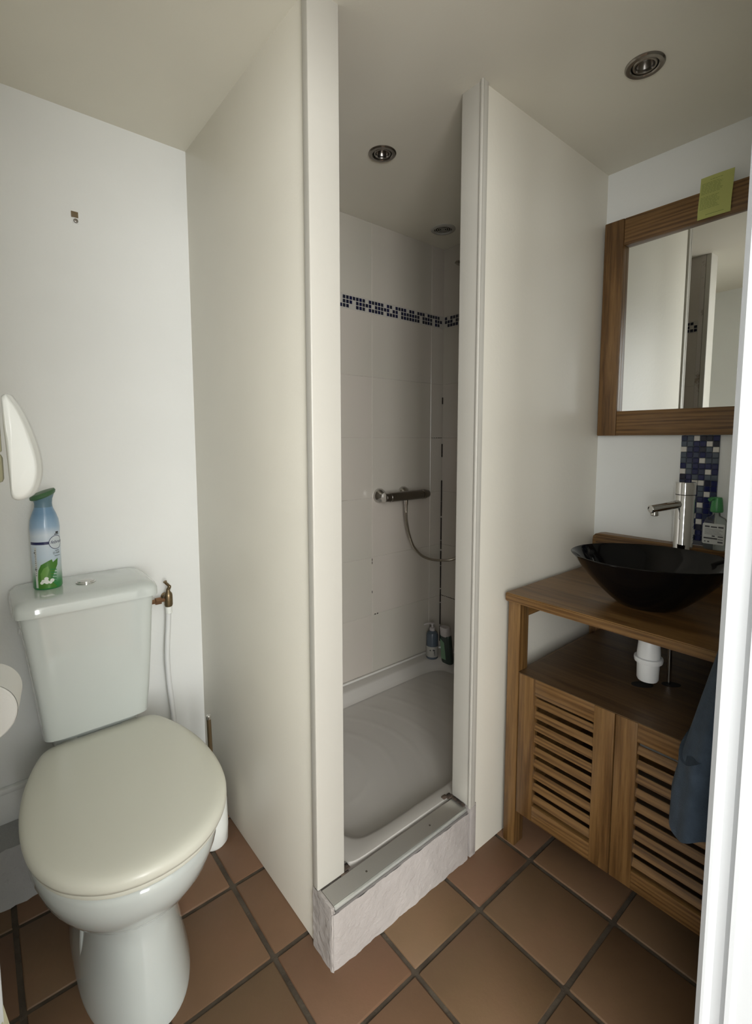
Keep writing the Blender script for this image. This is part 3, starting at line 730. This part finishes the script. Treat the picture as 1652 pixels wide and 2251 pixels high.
# ------------------------------------------------------------------ toilet paper on its holder, and the white fixture above it (left wall)
hp_ = thing('paper_holder', 'white bar of the toilet roll holder at the left edge', 'holder', (XL, 1.10, .80))
AXD = Vector((.12, .99, 0)).normalized(); RC = Vector((-.021, 1.05, .803))
bm = new(); tube(bm, [RC-AXD*.012, RC+AXD*.125], .009, 14); link('bar', bm, M['plastic'], hp_)
bm = new(); tube(bm, catmull([tuple(RC+AXD*.125), tuple(RC+AXD*.135+Vector((-.02, 0, 0))), (XL+.004, RC.y+.135, .80)], 6), .009, 14); lathe(bm, [(.022, 0), (.022, .006), (.0, .008)], (XL, RC.y+.135, .80), (1, 0, 0), 20); link('wall_arm', fixn(bm), M['plastic'], hp_)
tp = thing('toilet_roll', 'white toilet paper roll at the left edge of the picture', 'toilet roll', tuple(RC))
bm = new(); lathe(bm, [(.020, 0), (.053, 0), (.055, .002), (.055, .098), (.053, .10), (.020, .10), (.020, 0)], RC, AXD, 48); link('paper', fixn(bm), M['paper'], tp, smooth=40)
bm = new(); lathe(bm, [(.0202, .001), (.0202, .099), (.0190, .099), (.0190, .001), (.0202, .001)], RC, AXD, 32); link('core', fixn(bm), M['card'], tp)
bm = new(); lathe(bm, [(.0556, .004), (.0562, .003), (.0565, .098), (.0556, .098)], RC, AXD, 48); 
for v in list(bm.verts):
    d = (v.co-RC); a = math.atan2(d.z, d.dot(Vector((.99, -.12, 0))))
    if a < -.6 or a > 2.4: bm.verts.remove(v)
link('loose_sheet', bm, M['paper'], tp, smooth=60)
wd = thing('wall_fixture', 'white half-moon plastic fixture at left edge above the spray can', 'fixture', (XL, .82, 1.27))
prof = [(0, 1.338), (.006, 1.3415), (.012, 1.339), (.026, 1.324), (.040, 1.302), (.052, 1.275), (.058, 1.252), (.0575, 1.232), (.050, 1.214), (.038, 1.203), (.022, 1.198), (.010, 1.200), (.006, 1.206), (.005, 1.215)]
P = catmull([(x, z, 0) for x, z in prof]+[(0, 1.300, 0)], 3)
def dring(k, y):
    cx, cz = .020, 1.262
    return []
def dr2(ins, y, sh=0):
    c = Vector((.022, 1.262)); out = []
    for p in P:
        q = Vector((p.x, p.y)); d = (q-c); q = q-d.normalized()*ins
        out.append(Vector((q.x*.60+.0315+sh, y, q.y)))
    return out
bm = new(); loft(bm, [dr2(.002, .836, .008), dr2(0, .832, .008), dr2(0, .825, .005), dr2(.001, .806), dr2(.004, .801), dr2(.009, .799)]); link('front_plate', fixn(bm), M['bright_plastic'], wd, smooth=50)
link('stem', fixn(bx(box(XL, .030, .822, .846, 1.222, 1.262, bev=.006), XL, .029, .815, .84, 1.264, 1.318, bev=.002)), M['beige'], wd)

# ------------------------------------------------------------------ vanity cabinet
XF = 1.24; YL0, YL1 = .852, .810; YR0, YR1 = .188, .230; ZT = .7885
vc = thing('vanity_cabinet', 'oak vanity cabinet with open shelf and two slatted doors', 'cabinet', (1.52, .52, 0))
for (x0, x1, y0, y1) in ((XF, XF+.048, YL1, YL0), (XF, XF+.048, YR0, YR1), (1.765, 1.810, YL1, YL0), (1.765, 1.810, YR0, YR1)):
    link('leg', box(x0, x1, y0, y1, 0, ZT, bev=.003), M['woodz'], vc)
link('side_rail', box(XF+.05, 1.764, .820, .842, ZT-.055, ZT, bev=.002), M['woodx'], vc)
link('side_rail', box(XF+.05, 1.764, .198, .220, ZT-.055, ZT, bev=.002), M['woodx'], vc)
link('side_panel', box(XF+.05, 1.764, .824, .838, .12, .556), M['woodx'], vc)
link('side_panel', box(XF+.05, 1.764, .202, .216, .12, .556), M['woodx'], vc)
link('bottom_panel', box(XF+.05, 1.764, .217, .823, .128, .140), M['wooddark'], vc)
link('back_rail', box(1.78, 1.80, YR1+.001, YL1-.001, .125, .165), M['woody'], vc)
bm = box(XF-.004, XF+.02, YR1+.001, YL1-.001, .5665, .576, bev=.001)
link('shelf', bx(box(XF+.021, 1.80, .236, .809, .558, .575), XF-.002, XF+.0205, YR1+.001, YL1-.001, .5735, .5755), M['wooddark'], vc)
bm.free()
bm = new()
lathe(bm, [(0, 0), (.026, 0), (.026, .0006), (0, .0007)], (1.510, .482, .5752), seg=28, sx=.6, sy=1)
lathe(bm, [(0, 0), (.030, 0), (.030, .0006), (0, .0007)], (1.445, .535, .5752), seg=28, sx=.6)
link('pipe_hole', fixn(bm), M['hole'], vc)
bm = new(); loft(bm, [[Vector((x, y, z)) for (x, y) in ((XF-.013, YR0-.016), (XF-.013, YL0+.004), (1.801, YL0+.004), (1.801, YR0-.016))] for z in (ZT+.0005, ZT+.027)])
bmesh.ops.bevel(bm, geom=bm.edges[:], offset=.003, segments=2, affect='EDGES'); link('countertop', fixn(bm), M['woody'], vc)
ZTT = ZT+.027
# splashback with rounded ends and grooves
bm = new(); pr = [(.856, ZTT+.001), (.858, .905), (.856, .920), (.848, .929), (.83, .932), (.21, .932), (.19, .929), (.182, .920), (.181, ZTT+.001)]
poly_prism(bm, [(1.778, y, z) for y, z in pr], (.044, 0, 0)); fixn(bm); link('splashback', bm, M['woody'], vc)
bm = new(); bx(bm, 1.7765, 1.7785, .19, .845, .897, .9005); bx(bm, 1.7765, 1.7785, .19, .845, .917, .919); link('splash_groove', bm, mat('groove_shadow_gap', (.07, .035, .015), .7), vc)
# doors
def door(y0, y1, lab):
    """y0 > y1"""
    dz0, dz1 = .121, .5715
    ws, wr_ = .054, .050
    d = link('door', bx(box(XF, XF+.02, y0-ws, y0, dz0, dz1, bev=.0015), XF, XF+.02, y1, y1+ws, dz0, dz1, bev=.0015), M['woodz'], vc)
    d['label'] = lab
    link('door_rail', box(XF+.0006, XF+.0195, y1+ws, y0-ws, dz1-wr_, dz1, bev=.001), M['woody'], d)
    link('door_rail', box(XF+.0006, XF+.0195, y1+ws, y0-ws, dz0, dz0+wr_, bev=.001), M['woody'], d)
    n = 9; za, zb = dz0+wr_, dz1-wr_; p = (zb-za)/(n+.15)
    me = None
    for k in range(n):
        zc = za+p*(k+.5)+.001
        bm = box(-.0035, .0035, y1+ws-.003, y0-ws+.003, -.0108, .0108, bev=.0012, seg=1)
        bmesh.ops.rotate(bm, cent=(0, 0, 0), matrix=Matrix.Rotation(math.radians(28), 3, 'Y'), verts=bm.verts)
        bmesh.ops.translate(bm, verts=bm.verts, vec=(XF+.0115, 0, zc))
        link('slat', bm, M['woody'], d, loc=(XF+.0115, (y0+y1)/2, zc))
    return d
door(.8075, .5215, 'left slatted door')
door(.5185, .2325, 'right slatted door')

# towel hanging on the front wall just inside the doorway
tw = thing('hand_towel', 'blue-grey towel hanging beside the vanity cabinet next to the doorway', 'towel', (0.93, YD, .62))
def P3(px, py, X):
    d = fw + r2*((px-826)/F_PX) + d2*((py-CY_PX)/F_PX); return Vector((0, 0, CAM_H))+d*(X/d.x)
bm = new(); rings = []
nlev = 26
for k in range(nlev):
    t = k/(nlev-1); z_ = 1.12-(1.12-.640)*t
    wy = .025+.078*min(1, max(0, (t-.12))/.75)**.9        # how far it stands off the wall
    wx = .030+.070*t**.8
    ring = []
    for i in range(72):
        a = 2*PI*i/72
        fold = 1+.065*math.sin(a*6+1.3+t*.8)*t
        ring.append(Vector((0.93+wx*math.cos(a)*fold, YD+.006+wy*.52+wy*.5*math.sin(a)*fold, z_-.016*t**3*math.sin(a*3+.8))))
    rings.append(ring)
rin = [Vector((0.93+(p.x-0.93)*.86, YD+.06+(p.y-YD-.06)*.86, p.z+.004)) for p in rings[-1]]
rin2 = [Vector((p.x, p.y, p.z+.12)) for p in rin]
loft(bm, rings+[rin, rin2]); link('cloth', fixn(bm), M['towel'], tw, smooth=80)
bm = new(); tube(bm, catmull([(0.93, YD+.03, 1.11), (0.93, YD+.022, 1.145), (0.93, YD+.014, 1.165)], 5), .003, 8); link('hanging_loop', bm, M['towel'], tw)
hk2 = thing('robe_hook', 'chrome hook on the wall holding the blue-grey towel', 'hook', (0.93, YD, 1.165))
bm = new(); lathe(bm, [(0, 0), (.016, 0), (.016, .004), (.006, .007), (.006, .03), (.009, .034), (0, .038)], (0.93, YD, 1.168), (0, 1, .1), 20); link('peg', fixn(bm), M['chrome'], hk2)

# ------------------------------------------------------------------ basin, tap, waste, soap
ba = thing('vessel_basin', 'black glass oval vessel basin on the oak countertop', 'basin', (1.435, .528, ZTT))
ux = Vector((math.cos(math.radians(115)), math.sin(math.radians(115)), 0))
bo, bi = .2055, .1712/.2055
pf = [(.0, .0), (.070, 0), (.078, .003), (.102, .022), (.130, .048), (.158, .078), (.182, .108), (.1985, .131), (.2045, .1365), (.2055, .1390), (.2030, .1400), (.1970, .1350), (.178, .112), (.152, .082), (.122, .052), (.092, .030), (.055, .018), (.022, .015), (.022, .010), (0, .010)]
bm = new(); lathe(bm, pf, (1.435, .528, ZTT), seg=72, sx=1, sy=bi, u=ux); link('bowl', fixn(bm), M['black_glass'], ba, smooth=60)
bm = new(); lathe(bm, [(0, .013), (.021, .013), (.023, .016), (.018, .019), (0, .020)], (1.435, .528, ZTT), seg=28); link('drain', fixn(bm), M['chrome'], ba)
bt = thing('basin_tap', 'tall chrome column tap behind the black basin', 'tap', (1.70, .534, ZTT))
bm = new(); lathe(bm, [(0, 0), (.031, 0), (.031, .004), (.0275, .006), (.0275, .292), (.0268, .2935)], (1.70, .534, ZTT), seg=48); link('column', fixn(bm), M['faucet'], bt, smooth=40)
bm = new(); lathe(bm, [(.0265, .2945), (.0288, .296), (.0288, .330), (.0275, .333), (0, .334)], (1.70, .534, ZTT), seg=48); link('lever_cap', fixn(bm), M['faucet'], bt, smooth=40)
tip = Vector((1.585, .589, 1.068)); root = Vector((1.70, .534, 1.083))
dv = (tip-root).normalized(); bm = new(); tube(bm, [root, tip], [.0135, .0125], 24); lathe(bm, [(.0125, 0), (.0105, .002), (.0085, .002), (.0075, -.006), (0, -.006)], tip, dv, 24)
link('spout', fixn(bm), M['faucet'], bt, smooth=40)
bm = new(); lathe(bm, [(.0085, 0), (.0115, .002), (.0115, .013), (.009, .015), (0, .013)], tip-dv*.016+Vector((0, 0, -.008)), (0, 0, -1), 24); link('aerator', fixn(bm), M['chrome'], bt)
bm = new(); tube(bm, [(1.74, .534, 1.12), (1.775, .534, 1.132)], .004, 10); 
bm.free()
# bottle trap under the counter
wt = thing('bottle_trap', 'white plastic bottle trap hanging under the countertop', 'waste trap', (1.39, .500, .79))
TX, TY = 1.392, .503
bm = new(); lathe(bm, [(0, 0), (.0245, 0), (.0270, .005), (.0280, .050), (.0280, .052)], (TX, TY, .622), seg=36); link('cup', fixn(bm), M['plastic'], wt)
bm = new(); lathe(bm, [(.0285, 0), (.0345, .002), (.0360, .010), (.0350, .015), (.0285, .016)], (TX, TY, .672), seg=36); link('collar', fixn(bm), M['plastic'], wt)
bm = new(); lathe(bm, [(.0290, 0), (.0290, .012), (.0245, .060), (.0225, .064), (.0225, .068)], (TX, TY, .688), seg=36); link('trap_body', fixn(bm), M['plastic'], wt)
bm = new(); lathe(bm, [(.0235, 0), (.0240, .002), (.0240, .028), (.018, .031)], (TX, TY, .7565), seg=12); link('top_nut', fixn(bm), M['plastic'], wt, smooth=20)
bm = new(); tube(bm, catmull([(TX+.02, TY-.006, .742), (TX+.12, TY-.02, .742), (1.60, .44, .738), (1.74, .415, .735), (XR, .415, .735)], 5), .014, 14); link('outlet_pipe', bm, M['plastic'], wt)
bm = new(); tube(bm, catmull([(TX+.022, TY-.022, .760), (TX+.027, TY-.024, .745), (TX+.026, TY-.023, .725)], 4), .0022, 8); link('strap_tail', bm, M['plastic'], wt)
bm = new(); tube(bm, [(1.508, .488, .5755), (1.500, .488, ZT)], .0058, 12)
tag(link('drain_rod', bm, M['chrome'], None, loc=(1.508, .488, .5755)), 'thin metal pipe rising from the shelf beside the bottle trap', 'pipe')
sp_ = thing('supply_pipes', 'pair of painted pipes on the wall behind the bottle trap', 'pipe', (1.795, .47, .576))
for y_ in (.485, .455):
    bm = new(); tube(bm, [(1.795, y_, .576), (1.795, y_, ZT-.001)], .009, 12); link('pipe', bm, M['blue_white'], sp_)

# soap dispenser
SX, SY = 1.798, .474
so = thing('soap_dispenser', 'clear soap bottle with green pump and white label beside the chrome tap', 'soap bottle', (SX, SY, .9325))
def sring(hx, hy, z): return [p for p in sup(SX, SY, hx, hy, z, 3.5, 36)]
z0 = .9326
bm = new(); loft(bm, [sring(.015, .028, z0), sring(.017, .031, z0+.005), sring(.018, .032, z0+.04), sring(.0175, .0315, z0+.086), sring(.014, .025, z0+.100), sring(.009, .011, z0+.108), sring(.009, .009, z0+.122)]); link('bottle_body', fixn(bm), M['clear'], so, smooth=60)
def lab3(u, z, e=0): return Vector((SX-.0182-e, SY-u, z))
zb, zt2 = z0+.018, z0+.084; dx_ = Vector((-.0005, 0, 0))
bm = new(); poly_prism(bm, [lab3(-.030, zb+.004), lab3(-.027, zb), lab3(.027, zb), lab3(.030, zb+.004), lab3(.030, zt2-.003), lab3(.027, zt2), lab3(-.027, zt2), lab3(-.030, zt2-.003)], dx_); link('label_sheet', fixn(bm), M['label_white'], so, smooth=0)
bm = new()
def lr(u0, u1, za, zb_): poly_prism(bm, [lab3(u0, za, .0006), lab3(u1, za, .0006), lab3(u1, zb_, .0006), lab3(u0, zb_, .0006)], Vector((-.0002, 0, 0)))
lr(-.026, .011, zb+.016, zb+.0205)
for (u0, u1, za, h_) in ((-.024, -.011, .053, .005), (-.008, .009, .053, .004), (.012, .026, .053, .005), (.012, .026, .024, .0035), (.012, .026, .016, .002), (.012, .026, .006, .0045), (-.004, .004, .024, .004), (-.024, -.020, .006, .003), (-.015, -.010, .005, .004)): lr(u0, u1, zb+za, zb+za+h_)
for k in range(5): lr(-.024, .024-.004*(k % 3), zb+.031+k*.0040, zb+.0319+k*.0040)
link('label_lettering', fixn(bm), mat('label_grey_ink', (.07, .07, .07), .6), so, smooth=0)['kind'] = 'stuff'
bm = new(); lathe(bm, [(.0, .118), (.0125, .118), (.0170, .120), (.0180, .124), (.0165, .140), (.0145, .158), (.0125, .166), (0, .168)], (SX, SY, z0), seg=28)
tube(bm, [(SX, SY, z0+.160), (SX-.016, SY+.010, z0+.163), (SX-.024, SY+.015, z0+.158)], .0055, 10); link('pump_head', fixn(bm), M['green2'], so)
bm = new(); tube(bm, [(SX, SY, z0+.01), (SX, SY, z0+.12)], .003, 8); link('dip_tube', bm, M['label_white'], so)

# ------------------------------------------------------------------ mirror, note, mosaic strip
mi = thing('wall_mirror', 'square wall mirror in wide oak frame above the black basin', 'mirror', (1.80, .536, 1.67))
XM = 1.790; my0, my1 = .864, .208; mz0, mz1 = 1.295, 2.050
link('stile', box(XM, XR, my0-.0675, my0, mz0, mz1, bev=.003), M['woodz'], mi)
link('stile', box(XM, XR, my1, my1+.0675, mz0, mz1, bev=.003), M['woodz'], mi)
link('rail', box(XM+.001, XR, my1+.068, my0-.068, mz1-.091, mz1-.0005, bev=.003), M['woody'], mi)
link('rail', box(XM+.001, XR, my1+.068, my0-.068, mz0+.0005, mz0+.0875, bev=.003), M['woody'], mi)
bm = box(-.002, .002, my1+.0672, my0-.0672, mz0+.087, mz1-.0905)
for v in bm.verts: v.co.x += XM+.0175+.0285*(v.co.y-.536)     # the pane sits slightly skewed in its frame
link('glass', bm, M['mirror'], mi, smooth=0)
nt = thing('paper_note', 'yellow-green printed paper note taped over the mirror frame top', 'paper note', (1.785, .523, 1.964))
bm = new(); nu, nv = 10, 14; g = []
for i in range(nu+1):
    row = []
    for j in range(nv+1):
        t = j/nv; y_ = .5675-.087*i/nu-(.0*t); z_ = 1.964+.124*t
        x_ = 1.7865-.0015*math.sin(i/nu*PI)-.002*math.sin(t*PI*2)
        if t > .72: x_ += .010*(t-.72)
        row.append(Vector((x_, y_+.004*(1-t), z_)))
    g.append(row)
V1 = [[bm.verts.new(p) for p in r] for r in g]; V2 = [[bm.verts.new(p+Vector((.0006, 0, 0))) for p in r] for r in g]
for i in range(nu):
    for j in range(nv):
        bm.faces.new((V1[i][j], V1[i+1][j], V1[i+1][j+1], V1[i][j+1])); bm.faces.new((V2[i][j], V2[i][j+1], V2[i+1][j+1], V2[i+1][j]))
link('sheet', bm, M['note'], nt, smooth=60)
bm = new()
def note_pt(u, t, e=.0005):
    i = min(nu-1, int(u*nu)); j = min(nv-1, int(t*nv)); a, b = u*nu-i, t*nv-j
    p = g[i][j]*(1-a)*(1-b)+g[i+1][j]*a*(1-b)+g[i][j+1]*(1-a)*b+g[i+1][j+1]*a*b
    return p-Vector((e, 0, 0))
def dash(u0, u1, t, h_=.0085):
    n_ = max(1, int((u1-u0)*12))
    for k in range(n_):
        a, b = u0+(u1-u0)*k/n_, u0+(u1-u0)*(k+1)/n_
        bm.faces.new([bm.verts.new(note_pt(*q)) for q in ((a, t), (b, t), (b, t+h_), (a, t+h_))])
rn_ = random.Random(4)
tl_ = [.90]+[.84-.031*k for k in range(9)]+[.505-.031*k for k in range(10)]
for q, t in enumerate(tl_):
    u = .05 if q else .3; end = (.70 if q < 10 else .66)-rn_.uniform(0, .12)
    while u < end:
        w_ = rn_.uniform(.04, .13); dash(u, min(end, u+w_), t); u += w_+.018
dash(.25, .80, .075)
link('printed_lines', bm, M['noteink'], nt, smooth=0)

ms = thing('mosaic_splashback', 'vertical strip of blue and white glass mosaic under the mirror', 'mosaic strip', (XR, .537, ZTT))
link('backing', box(XR-.002, XR, .4825, .5915, .9335, 1.2945), M['mgrout'], ms)
pc = .0182; white = {(0, 2), (1, 4), (2, 0), (2, 5), (4, 3), (6, 0), (6, 4), (8, 2), (8, 3), (10, 4), (12, 3), (14, 2), (15, 3), (17, 2), (18, 5)}
slate = {(1, 0), (1, 1), (0, 1), (3, 0), (4, 0), (4, 4), (4, 5), (5, 1), (6, 1), (7, 2), (7, 4), (7, 5), (2, 4), (3, 5), (9, 3), (10, 3), (16, 4), (13, 3), (11, 2), (15, 1)}
pcm = {}
rn_ = random.Random(9)
for r in range(20):
    zt_ = 1.2940-r*pc
    if zt_-pc < .932: break
    for c in range(6):
        y1_ = .5912-c*pc
        k_ = 'white_t' if (r, c) in white else 'slate_t' if (r, c) in slate else rn_.choice(['navy_t', 'navy_t', 'ink_t', 'steel_t'])
        if k_ not in pcm:
            bm = box(-.0055, 0, -.0084, .0084, -.0084, .0084, bev=.0012, seg=1); me = bpy.data.meshes.new('mosaic_piece'); bm.to_mesh(me); bm.free(); me.materials.append(M[k_]); pcm[k_] = me
        o = bpy.data.objects.new('mosaic_piece', pcm[k_]); C.objects.link(o); o.parent = ms
        o.location = Vector((XR-.0015, y1_-pc/2, zt_-pc/2))-BASE[ms.name]
